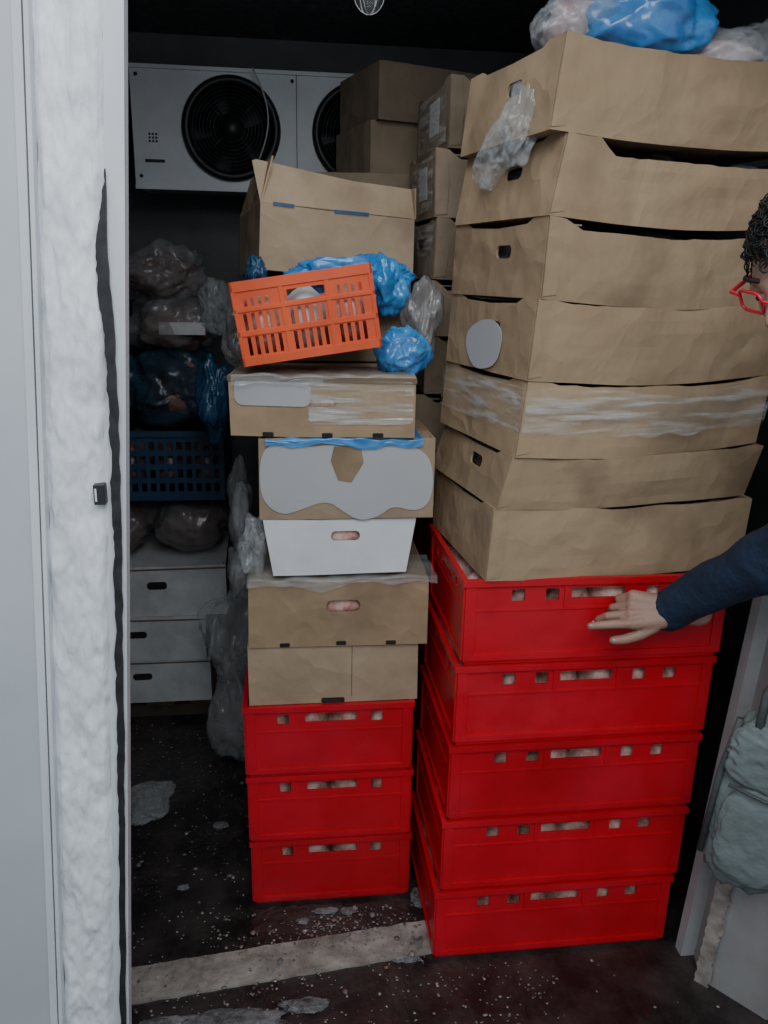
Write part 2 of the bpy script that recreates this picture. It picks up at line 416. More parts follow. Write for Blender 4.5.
carton('cardboard_carton',(-.125,1.765,1.262),(0,0,radians(-5)),.405,.45,.132,'card',prof='flat',lid=True,shole=False,
       fhole=(.200,.078,.032,.010),extras=ex_d,wob=.005)
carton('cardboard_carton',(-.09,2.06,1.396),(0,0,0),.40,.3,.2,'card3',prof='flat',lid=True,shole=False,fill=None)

def ex_m(b,w,d,h):
    b.panel([(.0,0),(w,0),(w+.008,.085),(w*.6,.092),(.0,.115),(-.01,.11)],[],(0,0,h),(1,0,0),(0,.45,.89),(0,1,0),.004,'card2')
    b.panel([(.0,0),(d,0),(d-.02,.10),(.01,.115)],[],(0,0,h),(0,1,0),(.25,0,.93),(1,0,0),.004,'card')
    b.panel([(.0,0),(d,0),(d-.02,.08),(.01,.08)],[],(w,0,h),(0,1,0),(.0,0,.93),(1,0,0),.004,'card')
    for x0,x1 in ((.03,.08),(.18,.27)):
        b.box(x0,x1,-.0025,0,h-.004,h+.004,'bluedk')
carton('large_cardboard_box',(-.065,2.03,1.615),(radians(-3),radians(3),radians(12)),.395,.30,.150,'card2',prof='flat',shole=False,extras=ex_m,fill=None,wob=.008)

# ------------------------------------------------------------ orange crate
def orange_crate():
    b=B('orange_vented_crate'); w,d,h=.300,.2,.175; t=.004
    def wall(L,O,U,N,main):
        holes=[]
        if main:
            holes.append(rect(L*.36,L*.66,h*.70,h*.83,.008))
            for r0,r1 in ((.12,.34),(.42,.62)):
                for a in range(16):
                    c=.06+a*.055
                    if abs(c-.34)<.02 or abs(c-.66)<.02: continue
                    holes.append(rect(L*c,L*(c+.024),h*r0,h*r1))
            for c in (.08,.13,.18,.23,.74,.79,.84,.89): holes.append(rect(L*c,L*(c+.022),h*.70,h*.80))
        else:
            for r0,r1 in ((.12,.34),(.42,.62)):
                for a in range(9): holes.append(rect(L*(.08+a*.095),L*(.08+a*.095+.045),h*r0,h*r1))
        b.panel(rect(0.004,L-.004,0,h-.005),holes,O,U,(0,0,1),N,t,'orange')
        O=Vector(O);N=Vector(N)
        for z0,z1 in ((0,.1),(.355,.41),(.64,.68),(.88,1.0)):
            b.panel(rect(0,L,z0*h,z1*h),[],O-N*.004,U,(0,0,1),N,.005,'orange')
        for u in (0,.335,.655,.97): b.panel(rect(L*u,L*(u+.03),0,h),[],O-N*.003,U,(0,0,1),N,.004,'orange')
    wall(w,(0,.004,0),(1,0,0),(0,1,0),True); wall(w,(0,d-.004,0),(1,0,0),(0,-1,0),True)
    wall(d,(.004,0,0),(0,1,0),(1,0,0),False); wall(d,(w-.004,0,0),(0,1,0),(-1,0,0),False)
    b.box(.004,w-.004,.004,d-.004,0,.004,'orange')
    for a in range(3):
        b.lump((.055+a*.092,.10,.078),(.050,.088,.070),'meat' if a!=1 else 'labelw',a+3,.08,1.4,3)
    return b.build((-.092,1.755,1.413),(0,radians(-9.0),radians(-2)),bevel=.001)
orange_crate()

# ------------------------------------------------------------ bags
def bag(name,c,size,m,seed=0,amp=.2,freq=1.3,sub=5,flat=None,rot=(0,0,0),knot=False,inner=None):
    b=B(name); b.lump((0,0,0),size,m,seed,amp*1.5,freq,sub,flat,crumple=True)
    if inner: b.lump((0,0,-size[2]*.1),tuple(x*.82 for x in size),inner,seed+9,.15,1.5,4,flat)
    if knot:
        b.tube([(0,0,size[2]*.85),(.003,0,size[2]*1.1),(.0,.004,size[2]*1.25)],[.016,.005,.014],m)
        for a in range(3): b.lump((.015*cos(a*2.1),.015*sin(a*2.1),size[2]*1.35),(.02,.012,.018),m,seed+a,.3,2,3,crumple=True)
    return b.build(c,rot)
bag('blue_plastic_bag',(.665,1.66,2.080),(.13,.10,.080),'blue',1,.22,1.1,knot=True,inner='pink')
bag('clear_plastic_bag',(.55,1.66,2.07),(.075,.09,.055),'clear',2,.25,1.2,inner='pink')
bag('meat_bag',(.86,1.70,2.03),(.10,.09,.050),'clear',3,.16,1.3,inner='pink')
bag('clear_plastic_bag',(.96,1.72,2.06),(.08,.09,.05),'clear',4,.2,1.3)
bag('clear_plastic_bag',(.455,1.66,1.895),(.026,.065,.085),'clear',5,.3,1.2,rot=(radians(-15),radians(15),radians(14)))
bag('clear_plastic_bag',(.425,1.74,1.845),(.022,.075,.045),'clear',6,.3,1.3,rot=(radians(-25),0,radians(12)))
bag('blue_plastic_bag',(.13,2.0,1.60),(.13,.035,.040),'blue',7,.3,1.6,rot=(0,radians(-4),0))
bag('blue_plastic_bag',(.240,2.02,1.585),(.05,.05,.070),'blue',8,.28,1.4)
bag('blue_plastic_bag',(-.07,1.99,1.60),(.022,.03,.040),'bluedk',9,.3,1.4)
bag('blue_plastic_bag',(.262,1.86,1.440),(.055,.06,.052),'blue',10,.25,1.4,inner='labelw')
bag('clear_plastic_bag',(-.10,2.0,1.47),(.05,.05,.07),'cleardk',11,.25,1.2)
bag('clear_plastic_bag',(.33,2.0,1.50),(.045,.05,.09),'cleardk',31,.25,1.2)
def sheet(name,x0,x1,y0,y1,z,drop,m,seed):
    b=B(name); nx,ny=60,24; vs=[];fs=[]
    for j in range(ny+1):
        for i in range(nx+1):
            u=i/nx;v=j/ny
            x=x0+(x1-x0)*u; n1=noise.noise(Vector((u*9,v*5,seed)))
            dd=drop*(.6+.9*noise.noise(Vector((u*4,seed,1))))
            y=y1-(y1-y0)*min(1,v*1.5); zz_=z+.010+.007*n1
            if v>.667: zz_=z+.010+.007*n1-dd*(v-.667)/.333; y=y0-.008-.006*abs(n1)
            vs.append((x,y,zz_))
    for j in range(ny):
        for i in range(nx):
            a=j*(nx+1)+i; fs.append((a,a+1,a+nx+2,a+nx+1))
    b.add(vs,fs,m,True); return b.build()
sheet('blue_plastic_sheet',-.05,.30,1.752,1.9,1.250,.03,'blue',3)
sheet('clear_plastic_sheet',-.10,.345,1.752,1.9,.918,.03,'clear',5)
sheet('clear_plastic_sheet',-.12,.28,1.752,1.9,1.388,.035,'clear',8)
bag('clear_plastic_bag',(-.085,1.80,1.00),(.028,.05,.07),'clear',12,.3,1.3)

# ------------------------------------------------------------ rear left pile
b=B('wooden_pallet')
for y in (2.76,2.92,3.08): b.box(-.86,-.26,y,y+.09,.0,.045,'pallet')
for x in (-.86,-.70,-.54,-.38): b.box(x,x+.1,2.75,3.2,.045,.062,'pallet')
b.build()
for z,h,x1 in ((.063,.17,-.30),(.234,.17,-.31),(.405,.19,-.23)):
    carton('white_carton',(x1-.58,2.75,z),(0,0,radians(random.uniform(-2,2))),.58,.4,h,'whitedk',prof='flat',lid=True,shole=False,fill=None,wob=.003,
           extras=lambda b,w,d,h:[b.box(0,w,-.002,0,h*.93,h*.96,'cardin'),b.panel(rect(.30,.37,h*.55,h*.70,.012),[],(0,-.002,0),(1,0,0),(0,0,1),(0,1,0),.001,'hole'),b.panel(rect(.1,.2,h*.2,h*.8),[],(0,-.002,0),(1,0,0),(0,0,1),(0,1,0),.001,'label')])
bag('frozen_meat_bag',(-.36,2.92,.725),(.13,.13,.115),'cleardk',14,.15,1.3,flat=-.9,inner='meatdk')
bag('frozen_meat_bag',(-.60,2.92,.725),(.11,.13,.11),'cleardk',15,.15,1.3,flat=-.9,inner='meatdk')
def vented(name,loc,w,d,h,c):
    b=B(name)
    holes=[rect(w*(.03+a*.06),w*(.03+a*.06)+w*.035,h*z0,h*z0+h*.12) for a in range(16) for z0 in (.12,.32,.52,.72)]
    for y in (0,d-.005): b.panel(rect(0,w,0,h),holes,(0,y,0),(1,0,0),(0,0,1),(0,1,0),.004,c)
    hd=[rect(d*(.08+a*.12),d*(.08+a*.12)+d*.06,h*z0,h*z0+h*.12) for a in range(7) for z0 in (.12,.32,.52,.72)]
    for x in (0,w-.004): b.panel(rect(.004,d-.005,0,h),hd,(x,0,0),(0,1,0),(0,0,1),(1,0,0),.004,c)
    b.box(0,w,0,d,-.004,0,c)
    b.box(-.008,w+.008,-.008,.0,h-.02,h,c); b.box(-.008,0,0,d,h-.02,h,c); b.box(w,w+.008,0,d,h-.02,h,c)
    for a in range(4): b.lump((w*(a+.5)/4,d*.4,h*.45),(w*.13,d*.36,h*.42),'meatdk',a,.12,1.5,3)
    return b.build(loc)
vented('blue_vented_crate',(-.73,2.74,.850),.51,.38,.24,'bluecr')
bag('blue_plastic_bag',(-.38,2.92,1.215),(.16,.14,.13),'tealdk',16,.2,1.5,inner='meatdk')
bag('blue_plastic_bag',(-.62,2.92,1.21),(.12,.12,.13),'tealdk',17,.2,1.5)
bag('frozen_meat_bag',(-.38,2.94,1.43),(.16,.14,.10),'cleardk',18,.22,1.5,inner='meatdk')
bag('frozen_meat_bag',(-.42,2.94,1.60),(.15,.13,.09),'cleardk',19,.22,1.5,inner='meatdk')
bag('clear_plastic_bag',(-.24,2.80,1.50),(.05,.05,.09),'clear',20,.25,1.3)
b=B('paper_label'); b.box(-.42,-.27,2.785,2.787,1.405,1.445,'labelw'); b.build(rot=(0,0,0))
bag('blue_plastic_bag',(-.225,2.5,1.24),(.045,.05,.115),'bluedk',21,.25,1.4)
bag('crumpled_packing_film',(-.15,2.42,.90),(.032,.05,.13),'clear',33,.3,1.6,inner='whitedk')
bag('crumpled_packing_film',(-.16,2.42,.70),(.036,.05,.09),'clear',34,.3,1.6,inner='whitedk')
bag('clear_plastic_bag',(-.20,2.45,.48),(.085,.10,.15),'clear',22,.25,1.2)
bag('clear_plastic_bag',(-.19,2.43,.20),(.08,.10,.19),'clear',23,.2,1.2,flat=-.98)
bag('clear_plastic_bag',(-.44,2.2,.028),(.07,.09,.03),'clear',24,.25,1.3,flat=-.8)

# ------------------------------------------------------------ room shell
LEAN=.0625
b=B('floor'); b.box(-2.2,2.4,-2.2,3.35,-.05,0,'floor'); b.build()
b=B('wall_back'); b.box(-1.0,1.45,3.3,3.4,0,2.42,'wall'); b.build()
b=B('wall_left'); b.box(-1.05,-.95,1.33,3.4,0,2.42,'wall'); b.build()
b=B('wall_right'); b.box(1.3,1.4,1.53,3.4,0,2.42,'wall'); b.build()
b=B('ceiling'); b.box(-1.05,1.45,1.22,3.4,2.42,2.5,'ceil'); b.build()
def xe(z): return -.20+(z-1.93)*.0643
b=B('wall_front_left')
b.panel([(-2.2,0),(xe(0)-.125,0),(xe(2.5)-.125,2.5),(-2.2,2.5)],[],(0,1.22,0),(1,0,0),(0,0,1),(0,-1,0),.03,'jamb')
b.panel([(-2.2,0),(xe(0)-.045,0),(xe(2.5)-.045,2.5),(-2.2,2.5)],[],(0,1.33,0),(1,0,0),(0,0,1),(0,-1,0),.11,'jamb')
b.build()
b=B('trim_1')
for o,wd,dp in ((-.135,.012,.036),(-.118,.006,.045)):
    b.panel([(xe(0)+o,0),(xe(0)+o+wd,0),(xe(2.5)+o+wd,2.5),(xe(2.5)+o,2.5)],[],(0,1.22,0),(1,0,0),(0,0,1),(0,-1,0),dp,'lip')
b.build()
b=B('door_insulation_foam'); nu,nv=28,520; vs=[];fs=[]
for j in range(nv+1):
    z=2.5*j/nv
    for i in range(nu+1):
        u=i/nu; x=xe(z)-.113+.088*u
        p=Vector((x*30,0,z*9)); dd=.007*noise.noise(p)+.005*noise.noise(p*2.7+Vector((3,1,2)))+.003*noise.noise(p*6)
        edge=min(u,1-u)*8; y=1.195-(dd+.010)*min(1,edge)
        vs.append((x+.004*noise.noise(Vector((0,z*14,u))),y,z))
for j in range(nv):
    for i in range(nu):
        a=j*(nu+1)+i; fs.append((a,a+1,a+nu+2,a+nu+1))
b.add(vs,fs,'foam',True)
b.build()
b=B('trim_2')
b.panel([(xe(0)-.026,0),(xe(0),0),(xe(2.5),2.5),(xe(2.5)-.026,2.5)],[],(0,1.22,0),(1,0,0),(0,0,1),(0,-1,0),.028,'lip')
b.build()
g=[(1.735,-.024,.001),(1.70,-.025,.004),(1.66,-.028,.012),(1.62,-.029,.017),(1.57,-.025,.016),(1.5,-.019,.014),(1.43,-.015,.012),(1.26,-.012,.012),(1.09,-.010,.0105),(.9,-.009,.011),(.70,-.008,.009),(.25,-.008,.010),(0,-.008,.010)]
gl=[];gr=[]
for i in range(len(g)-1):
    for s in range(18):
        t=s/18; z,o,wd=[g[i][k]*(1-t)+g[i+1][k]*t for k in range(3)]
        o+=.0020*noise.noise(Vector((z*12,3,1)))
        e1=.0035*noise.noise(Vector((z*22,3,7)))+.0025*noise.noise(Vector((z*80,1,7)))
        e2=.0015*noise.noise(Vector((z*40,9,7)))
        gl.append((xe(z)+o-wd*.5-max(-.5*wd,e1),z)); gr.append((xe(z)+min(-.001,o+wd*.5+e2),z))
b=B('rubber_gasket'); b.panel(gl+list(reversed(gr)),[],(0,1.186,0),(1,0,0),(0,0,1),(0,-1,0),.006,'gasket'); b.build()
b=B('door_latch_keeper'); b.box(-.008,.008,-.012,.006,-.015,.015,'wire'); b.box(-.006,-.003,-.0135,-.012,-.010,.010,'metal'); b.build((xe(1.29)-.035,1.185,1.29),bevel=.001)
b=B('wall_front_header'); b.box(-.28,1.0,1.22,1.33,2.25,2.5,'jamb'); b.build()
b=B('wall_front_right')
b.panel([(.965,1.43),(1.06,1.31),(2.3,1.31),(2.3,1.52),(.99,1.52)],[],(0,0,0),(1,0,0),(0,1,0),(0,0,1),2.5,'jamb2'); b.build(lean=LEAN)
b=B('trim_3'); b.box(.950,.985,1.50,1.53,0,2.4,'lip2'); b.build(lean=LEAN)
b=B('torn_wall_lining'); L_=[];R_2=[]
for k in range(41):
    z=.0+.34*k/40; L_.append((-.012-.006*noise.noise(Vector((k*.6,1,1))),z)); R_2.append((.022+.010*noise.noise(Vector((k*.5,6,1)))+.006*noise.noise(Vector((k*1.7,6,3))),z))
b.panel(L_+list(reversed(R_2)),[],(0,0,0),(.64,-.768,0),(.0625,0,1),(-.768,-.64,0),.006,'strip'); b.build((.960,1.424,0))
b=B('threshold_strip'); n=40; vs=[];fs=[]
for k in range(n+1):
    t=k/n; x=-.45+.785*t; yo=.085*t
    j0=.004*noise.noise(Vector((k*.5,0,0))); j1=.004*noise.noise(Vector((k*.5,5,0)))
    vs+=[(x,1.482+yo+j0,0),(x,1.482+yo+j0,.006),(x,1.585+yo+j1,.006),(x,1.585+yo+j1,0)]
for k in range(n):
    a=4*k
    for q in range(3): fs.append((a+q,a+4+q,a+5+q,a+1+q))
b.add(vs,fs,'strip'); b.build()
b=B('floor_debris')
for k in range(1700):
    if k%4==0: x=random.uniform(-.5,1.0); y=random.uniform(1.22,2.7)
    elif k%4==1: x=random.gauss(.10,.15); y=random.gauss(1.68,.05)
    elif k%4==2: x=random.uniform(-.5,.6); y=random.gauss(1.46,.07)
    else: x=random.uniform(-.6,-.12); y=random.uniform(1.6,2.7)
    if -.13<x<.33 and 1.74<y: continue
    if x>.32 and y>1.52: continue
    s_=random.uniform(.0012,.0045)*(2.4 if random.random()<.06 else 1)
    b.lump((x,y,s_*.3+.001+(.006 if 1.48<y<1.66 and x<.33 else 0)),(s_,s_*random.uniform(.5,1.3),s_*.35),random.choice(['debris','debris','ice','ice','meatdk']),k,.25,1.5,1)
for (x,y,sx,sy) in ((.08,1.73,.03,.010),(.02,1.70,.015,.01),(.14,1.725,.02,.012),(.27,1.56,.03,.015),(.30,1.60,.02,.03),(-.15,1.42,.12,.035),(.02,1.45,.05,.02),(-.3,1.43,.05,.02),(.33,1.75,.02,.03),(-.30,1.85,.015,.01),(-.22,2.1,.02,.015)):
    b.lump((x,y,.002),(sx,sy,.005),'ice',int(x*100),.35,2,4,-.6,crumple=True)
b.build()

# ------------------------------------------------------------ evaporator unit
b=B('evaporator_cooling_unit')
X0,X1,Z0,Z1=-.50,.60,1.885,2.255; Y=3.0
def circ(cx,cz,r,n=48): return [(cx+r*cos(2*pi*k/n),cz+r*sin(2*pi*k/n)) for k in range(n)]
fans=[(-.175,2.07),(.26,2.07)]
b.panel(rect(X0,X1,Z0,Z1),[circ(cx,cz,.145) for cx,cz in fans],(0,Y,0),(1,0,0),(0,0,1),(0,1,0),.004,'metal')
b.box(X0,X1,Y+.004,Y+.29,Z1-.004,Z1,'metal'); b.box(X0,X1,Y+.004,Y+.29,Z0,Z0+.004,'metal')
b.box(X0,X0+.004,Y+.004,Y+.29,Z0+.004,Z1-.004,'metal'); b.box(X1-.004,X1,Y+.004,Y+.29,Z0+.004,Z1-.004,'metal')
b.box(X0+.01,X1-.01,Y+.16,Y+.28,Z0+.01,Z1-.01,'black')
b.box(X0,X1,Y-.012,Y,Z0-.012,Z0+.002,'metal'); b.box(X0,X1,Y-.008,Y,Z1-.012,Z1,'metal')
b.box(.042,.045,Y-.002,Y,Z0,Z1,'wire')
for cx,cz in fans:
    b.tube([(cx+.150*cos(2*pi*k/48),Y-.008,cz+.150*sin(2*pi*k/48)) for k in range(48)],.015,'black',8,closed=True)
    for r in [.022+.0118*i for i in range(11)]:
        b.tube([(cx+r*cos(2*pi*k/40),Y-.030+ (r/.15)**2*.018,cz+r*sin(2*pi*k/40)) for k in range(40)],.0018,'wire',4,closed=True)
    for a in range(4):
        w=pi/4+a*pi/2; b.tube([(cx+.02*cos(w),Y-.030,cz+.02*sin(w)),(cx+.152*cos(w),Y-.012,cz+.152*sin(w))],.003,'wire',5)
    b.tube([(cx,Y-.032,cz),(cx,Y+.12,cz)],.045,'black',24)
    for a in range(5):
        w=2*pi*a/5; vs=[]
        for r,tw in ((.04,.028),(.09,.03),(.138,.025)):
            for sgn in (-1,1):
                ang=w+sgn*.36; vs.append((cx+r*cos(ang),Y+.05+sgn*tw,cz+r*sin(ang)))
        b.add(vs,[(0,1,3,2),(2,3,5,4)],'black')
for x,z in ((X0+.02,Z1-.03),(X1-.02,Z1-.03),(.03,Z1-.03),(.03,Z0+.03),(X0+.02,Z0+.03)):
    b.tube([(x,Y-.003,z),(x,Y,z)],.006,'wire',10)
b.panel(rect(-.465,-.40,1.958,1.968,.002),[],(0,Y-.0015,0),(1,0,0),(0,0,1),(0,1,0),.001,'black')
for k in range(9):
    b.panel(circ(-.435+.011*(k%3)-.011,2.035+.011*(k//3)-.011,.004,8),[],(0,Y-.0015,0),(1,0,0),(0,0,1),(0,1,0),.001,'wire')
b.tube([(-.10+.02*sin(t*2.4)+.03*sin(t*3.1),Y-.05-.02*sin(t*3),2.25-.28*t) for t in [k/20 for k in range(21)]],.0028,'label',6)
b.build()
b=B('pendant_light_bulb')
b.tube([(0,0,.24),(0.003,0,.14),(0,0,.075)],.0025,'gasket',6); b.tube([(0,0,.045),(0,0,.08)],.012,'gasket',14)
b.tube([(0,0,.046),(0,0,.036),(0,0,.02),(0,0,.0),(0,0,-.018),(0,0,-.028),(0,0,-.032)],[.012,.015,.024,.030,.024,.013,.002],'glass',20)
for a in range(3):
    w=a*pi/3; b.tube([(cos(w)*.034*sin(q*pi/12),sin(w)*.034*sin(q*pi/12),.01+.042*cos(q*pi/12)) for q in range(24)],.0009,'label',5,closed=True)
b.build((.19,2.0,2.190))

# ------------------------------------------------------------ hanging bag at right
b=B('hanging_shoulder_bag')
def soft(c,s,m,seed,p=3.2,amp=.05,sub=5):
    bm=bmesh.new(); bmesh.ops.create_icosphere(bm,subdivisions=sub,radius=1); vs=[]
    for v in bm.verts:
        q=v.co; k=(abs(q.x)**p+abs(q.y)**p+abs(q.z)**p)**(-1/p); q=q*k
        n_=1+amp*(.5-2*abs(noise.noise(Vector((q.x*1.5,q.y*1.5,q.z*3.4))+Vector((seed,0,0)))))+amp*.5*noise.noise(q*5)
        vs.append((c[0]+q.x*s[0]*n_,c[1]+q.y*s[1]*n_,c[2]+q.z*s[2]*n_))
    b.add(vs,[[v.index for v in f.verts] for f in bm.faces],m,True); bm.free()
soft((0,0,0),(.09,.05,.21),'bag',1,amp=.09); soft((.005,-.045,-.06),(.075,.02,.11),'bag',4,amp=.09); soft((0,-.045,.12),(.085,.022,.07),'bag',6,amp=.12)
b.tube([(-.045,-.05,.17),(-.05,-.03,.25),(-.02,.01,.33),(.03,.03,.35),(.06,.01,.28),(.05,-.05,.17)],.009,'bagdk',8)
b.tube([(-.082,-.03,.18),(-.09,-.035,.05),(-.085,-.03,-.15)],.007,'bagdk',8)
b.tube([(-.07,-.068,.05),(0,-.075,.045),(.07,-.066,.05)],.004,'bagdk',6)
b.build((.963,1.322,.580),(0,radians(6),radians(-35)))

# ------------------------------------------------------------ person
def remeshed(bld,voxel,smooth_it,name):
    ob=bld.build()
    md=ob.modifiers.new('r','REMESH'); md.mode='VOXEL'; md.voxel_size=voxel
    ms=ob.modifiers.new('s','SMOOTH'); ms.factor=.6; ms.iterations=smooth_it
    dg=bpy.context.evaluated_depsgraph_get(); me=bpy.data.meshes.new_from_object(ob.evaluated_get(dg))
    bpy.data.objects.remove(ob); me.name=name
    for p in me.polygons: p.use_smooth=True
    return me
person=bpy.data.objects.new('person',None); COL.objects.link(person)
def part(name,me,mats):
    me.materials.clear()
    for m in mats: me.materials.append(M[m])
    ob=bpy.data.objects.new(name,me); COL.objects.link(ob); ob.parent=person; return ob
ShR=V3(.96,1.15,1.385); ElR=V3(.905,1.275,1.150); WrR=V3(.790,1.470,.950)
ShL=V3(.97,.80,1.385); ElL=V3(1.04,.72,1.12); WrL=V3(.95,.74,.90)
t=B('body')
t.capsule((.95,.86,1.36),(.95,1.10,1.36),.085,.085)
t.capsule((.98,.90,1.26),(.98,1.06,1.26),.125,.125)
t.capsule((1.06,.92,1.10),(1.06,1.04,1.10),.12,.12)
t.capsule((1.14,.90,.93),(1.14,1.04,.93),.125,.125)
t.capsule((.97,.92,1.32),(1.12,.92,.95),.11,.11); t.capsule((.97,1.04,1.32),(1.12,1.04,.95),.11,.11)
t.capsule((.93,.98,1.42),(.820,1.06,1.535),.066,.055)
t.capsule(ShR,ElR,.078,.064); t.capsule(ElR,WrR,.064,.043)
t.capsule(ShL,ElL,.078,.062); t.capsule(ElL,WrL,.062,.042)
for y in (.89,1.06):
    t.capsule((1.15,y,.9),(1.12,y,.5),.098,.07); t.capsule((1.12,y,.5),(1.2,y,.1),.07,.05)
body=remeshed(t,.009,4,'body')
for v in body.vertices:
    c=v.co
    if c.z>1.44 and c.x<.90: continue
    p=Vector(c); n_=.5-2*abs(noise.noise(Vector((p.x*7,p.y*7,p.z*13)))); v.co=c+v.normal*.008*n_
ob=part('body_clothes',body,['navy','trous','skin'])
for p in body.polygons:
    c=p.center
    if c.z<.86 and c.x>1.0: p.material_index=1
    elif (c-V3(.905,1.0,1.445)).dot(V3(-.12,.08,.125))>0 and c.z>1.4 and c.x<.92: p.material_index=2
for y in (.89,1.06):
    s=B('shoe'); s.capsule((1.22,y,.05),(1.02,y,.042),.047,.04); me=remeshed(s,.006,4,'shoe')
    for v in me.vertices: v.co.z=max(v.co.z,.002)
    part('shoe',me,['trous'])
s=B('jacket_cuff')
d=(WrR-ElR).normalized()
a=d.orthogonal().normalized(); c=d.cross(a)
s.tube([WrR+d*.022+(a*cos(q*pi/12)+c*sin(q*pi/12))*.034 for q in range(24)],.009,'navy',8,closed=True)
s.build(parent=person)
def hand(wr,fwd,up,thumb_side,curls,name,splay=.05):
    f=fwd.normalized(); n=(up-f*up.dot(f)).normalized(); s=thumb_side; s=(s-f*s.dot(f)-n*s.dot(n)).normalized()
    h=B(name)
    h.capsule(wr-f*.06,wr+f*.012,.027,.024)
    bases=[]
    for k,off in enumerate((.030,.010,-.010,-.029)):
        bs=wr+f*(.084-.004*abs(k-1))+s*off; bases.append(bs)
        h.capsule(wr+f*.015+s*off*.55,bs,.0195,.0135)
    h.capsule(wr+f*.02+s*.018,wr+f*.055+s*.03-n*.008,.020,.016)
    L=[(.042,.025,.02),(.046,.029,.021),(.043,.027,.021),(.034,.02,.018)]
    tips=[]
    for k in range(4):
        p=bases[k]; ang=0; lat=splay*(1.5-k)
        d0=(f*cos(lat)+s*sin(lat)); r=[.0108,.0098,.009,.0078]
        for j in range(3):
            ang+=curls[k][j]; dd=d0*cos(ang)-n*sin(ang); q=p+dd*L[k][j]
            h.capsule(p,q,r[j],r[j+1],seg=12); p=q
        tips.append((p,dd,(n*cos(ang)+d0*sin(ang)).normalized()))
    p=wr+f*.035+s*.032-n*.008
    for j,(l,a_) in enumerate(((.034,.55),(.030,.30),(.024,.10))):
        dd=(f*cos(a_)+s*sin(a_)-n*.30).normalized(); q=p+dd*l
        h.capsule(p,q,[.0145,.012,.0108][j],[.012,.0108,.009][j],seg=12); p=q
    tips.append((p,dd,n))
    me=remeshed(h,.0022,5,name); ob=part(name,me,['skin'])
    nb=B('fingernails')
    for p,dd,nn in tips:
        nrm=(nn-dd*nn.dot(dd)).normalized()
        nb.lump(tuple(p+nrm*.0062-dd*.001),(.0045,.0045,.0028),'pink',1,0,1,2)
    nb.build(parent=person)
hand(WrR+V3(-.004,-.004,-.004),V3(-1,.10,.05),V3(.15,-.78,.60),V3(-.1,-.55,-.82),
     [(.10,.15,.1),(.55,.65,.4),(.85,.85,.5),(.95,.9,.5)],'hand_right')
hand(WrL,V3(-.6,.1,-.8),V3(-.7,-.3,.5),V3(0,1,0),[(.4,.5,.4)]*4,'hand_left')
hd=B('head')
nu,nv=120,90; vs=[];fs=[]
def G(a,s): return exp(-(a/s)**2)
def headpt(th,ph):
    x,y,z=cos(ph)*cos(th),cos(ph)*sin(th),sin(ph)
    X=x*.096;Yy=y*.076;Z=z*.122
    if z<0:
        Yy*=1-.30*(-z)**1.6
        if x<0: X*=1-.45*(-z)
        else: X*=1-.10*(-z)
    if x>0:
        X*=.97
        X-=.010*(G(Yy-.031,.016)+G(Yy+.031,.016))*G(Z-.002,.013)
        X+=.005*G(Z-.022,.010)*G(Yy,.05)
        X+=.024*G(Yy,.0095+.006*max(0,min(1,(.01-Z)/.04)))*(max(0,min(1,(.02-Z)/.045)) if Z>-.028 else G(Z+.028,.009))
        X+=.006*G(Yy,.024)*(G(Z+.060,.006)+G(Z+.073,.006))-.003*G(Yy,.024)*G(Z+.0665,.003)
        X+=.007*G(Z+.100,.014)*G(Yy,.022)
        X+=.004*(G(Yy-.042,.018)+G(Yy+.042,.018))*G(Z+.03,.02)
    return (X,Yy,Z)
for j in range(nv+1):
    ph=-pi/2+pi*j/nv
    for i in range(nu): vs.append(headpt(2*pi*i/nu,ph))
for j in range(nv):
    for i in range(nu):
        a=j*nu+i;c=j*nu+(i+1)%nu; fs.append((a,c,c+nu,a+nu))
hd.add(vs,fs,'skin',True)
for s_ in (-1,1):
    hd.lump((.004,s_*.078,-.004),(.017,.008,.031),'skin',2,.05,1.5,3)
    hd.tube([(.004+.015*cos(q*2*pi/20),s_*.084,-.002+.027*sin(q*2*pi/20)) for q in range(20)],.004,'skin',6,closed=True)
    hd.lump((.074,s_*.031,.001),(.0125,.0125,.0125),'eye',0,0,1,3)
    hd.lump((.0835,s_*.031,.0),(.0045,.0055,.0055),'hair',0,0,1,3)
    hd.tube([(.083-.06*abs(q-.5)**2,s_*(.012+.04*q),.008+.003*sin(pi*q)) for q in [k/8 for k in range(9)]],.0055,'skin',6)
    hd.tube([(.093-.05*abs(q-.4)**2,s_*(.012+.043*q),.026+.006*sin(pi*q)) for q in [k/8 for k in range(9)]],.0035,'hair',6)
    rim=[]
    for a_,c_ in rect(-.024,.024,-.015,.015,.009,5): rim.append((.102-.012*((a_*s_+.025)/.05),s_*.034+a_,.0+c_))
    hd.tube(rim,.0024,'redgl',8,closed=True)
    hd.tube([(.090,s_*.059,.008),(.085,s_*.078,.008),(.04,s_*.084,.008),(.0,s_*.085,.006),(-.015,s_*.083,-.008)],.0034,'redgl',8)
hd.tube([(.103,-.01,.004),(.107,0,.007),(.103,.01,.004)],.0022,'redgl',8)
hd.tube([(.094,q,-.0665) for q in (-.018,-.009,0,.009,.018)],.0012,'pink',6)
hv=[];hf=[]
for j in range(91):
    ph=-pi/2+pi*j/90
    for i in range(130):
        th=2*pi*i/130; X,Yy,Z=headpt(th,ph); q=Vector((X,Yy,Z))
        lim=.042 if X>.05 else (-.02 if X>-.01 else -.07)
        on=max(0,min(1,(Z-lim)/.02)); dv=noise.voronoi(q*75)[0]
        k=.90+on*(.23+.10*noise.noise(q*50)-.16*min(1,dv[0]))
        hv.append((X*k,Yy*k,Z*k))
for j in range(90):
    for i in range(130):
        a=j*130+i;c=j*130+(i+1)%130; hf.append((a,c,c+130,a+130))
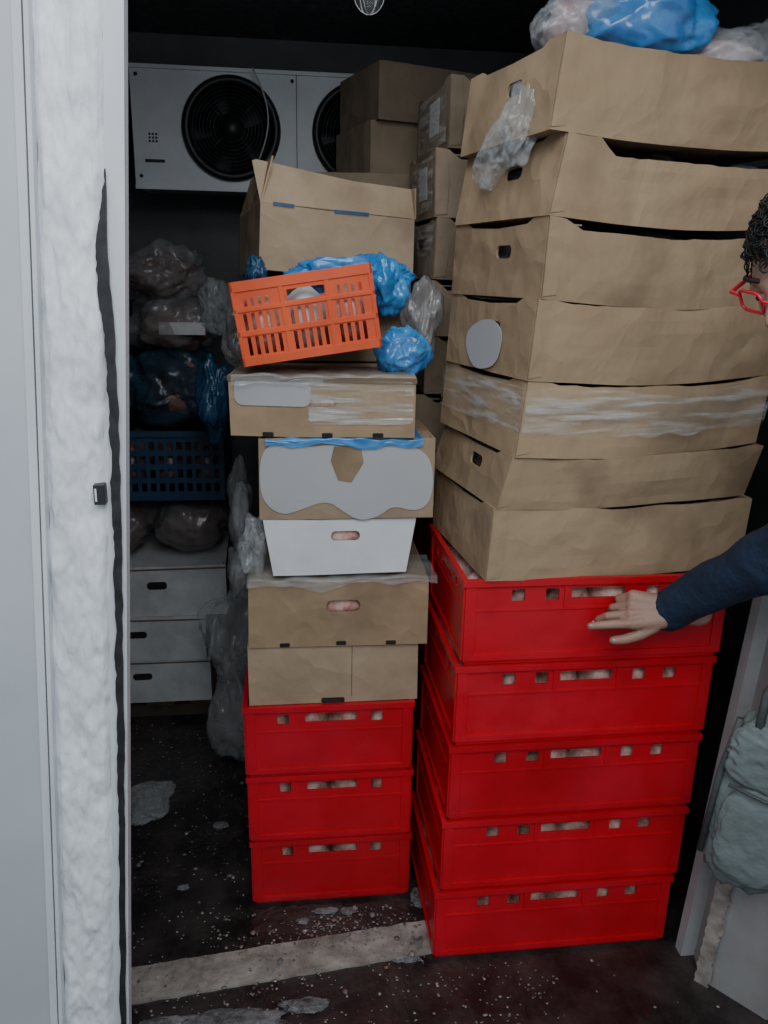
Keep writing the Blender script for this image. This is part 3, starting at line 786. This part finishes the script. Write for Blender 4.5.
hd.add(hv,hf,'hair',True)
random.seed(3)
for k in range(1100):
    th=random.uniform(-pi,pi); ph=random.uniform(.0,1.5)
    if abs(th)<1.0 and ph<.38: continue
    p=Vector(headpt(th,ph))*1.09; nrm=p.normalized(); tdir=nrm.orthogonal().normalized(); tdir.rotate(Matrix.Rotation(random.uniform(0,6.28),3,nrm)); bd=nrm.cross(tdir)
    L=random.uniform(.001,.007); R_=random.uniform(.005,.009); ph0=random.uniform(0,6)
    hd.tube([p+nrm*(L*sin(q*pi))+(tdir*cos(ph0+q*4.5)+bd*sin(ph0+q*4.5))*R_ for q in [m_/7 for m_ in range(8)]],[.0012]*6+[.001,.0004],'hair',4)
ob=hd.build(parent=person)
F=V3(-.82,-.25,-.48).normalized(); Lf=Vector((0,0,1)).cross(F).normalized(); Up=F.cross(Lf)
Mx=Matrix((F,Lf,Up)).transposed().to_4x4(); Mx.translation=V3(.740,1.09,1.628)
ob.matrix_local=Mx

# ------------------------------------------------------------ light
w=bpy.data.worlds.new('world'); SC.world=w; w.use_nodes=True
w.node_tree.nodes['Background'].inputs[0].default_value=(.80,.90,1,1); w.node_tree.nodes['Background'].inputs[1].default_value=.64
def area(name,loc,tgt,size,e,col):
    ld=bpy.data.lights.new(name,'AREA'); ld.size=size; ld.energy=e; ld.color=col
    o=bpy.data.objects.new(name,ld); COL.objects.link(o); o.location=loc
    o.rotation_euler=(Vector(tgt)-Vector(loc)).to_track_quat('-Z','Y').to_euler(); return o
area('ceiling_light_outside',(.1,-.3,2.75),(.3,1.9,.9),1.2,32,(.93,.97,1))
area('cold_room_lamp',(.1,1.7,2.38),(.0,2.3,1.2),.35,3.0,(.88,.95,1))  # added fill without a fixture, brightens the dim interior

# ------------------------------------------------------------ camera
f,pt,ro,ya,h=802.16,.2861,-.0205,.1225,1.6059
Fw=V3(sin(ya)*cos(pt),cos(ya)*cos(pt),-sin(pt)); R0=V3(cos(ya),-sin(ya),0); U0=R0.cross(Fw)
Rr=R0*cos(ro)-U0*sin(ro); Uu=U0*cos(ro)+R0*sin(ro)
cd=bpy.data.cameras.new('camera'); cam=bpy.data.objects.new('camera',cd); COL.objects.link(cam)
cd.sensor_fit='VERTICAL'; cd.sensor_height=36; cd.lens=f*36/1024; cd.clip_start=.02
mm=Matrix((Rr,Uu,-Fw)).transposed().to_4x4(); mm.translation=V3(0,0,h); cam.matrix_world=mm
SC.camera=cam
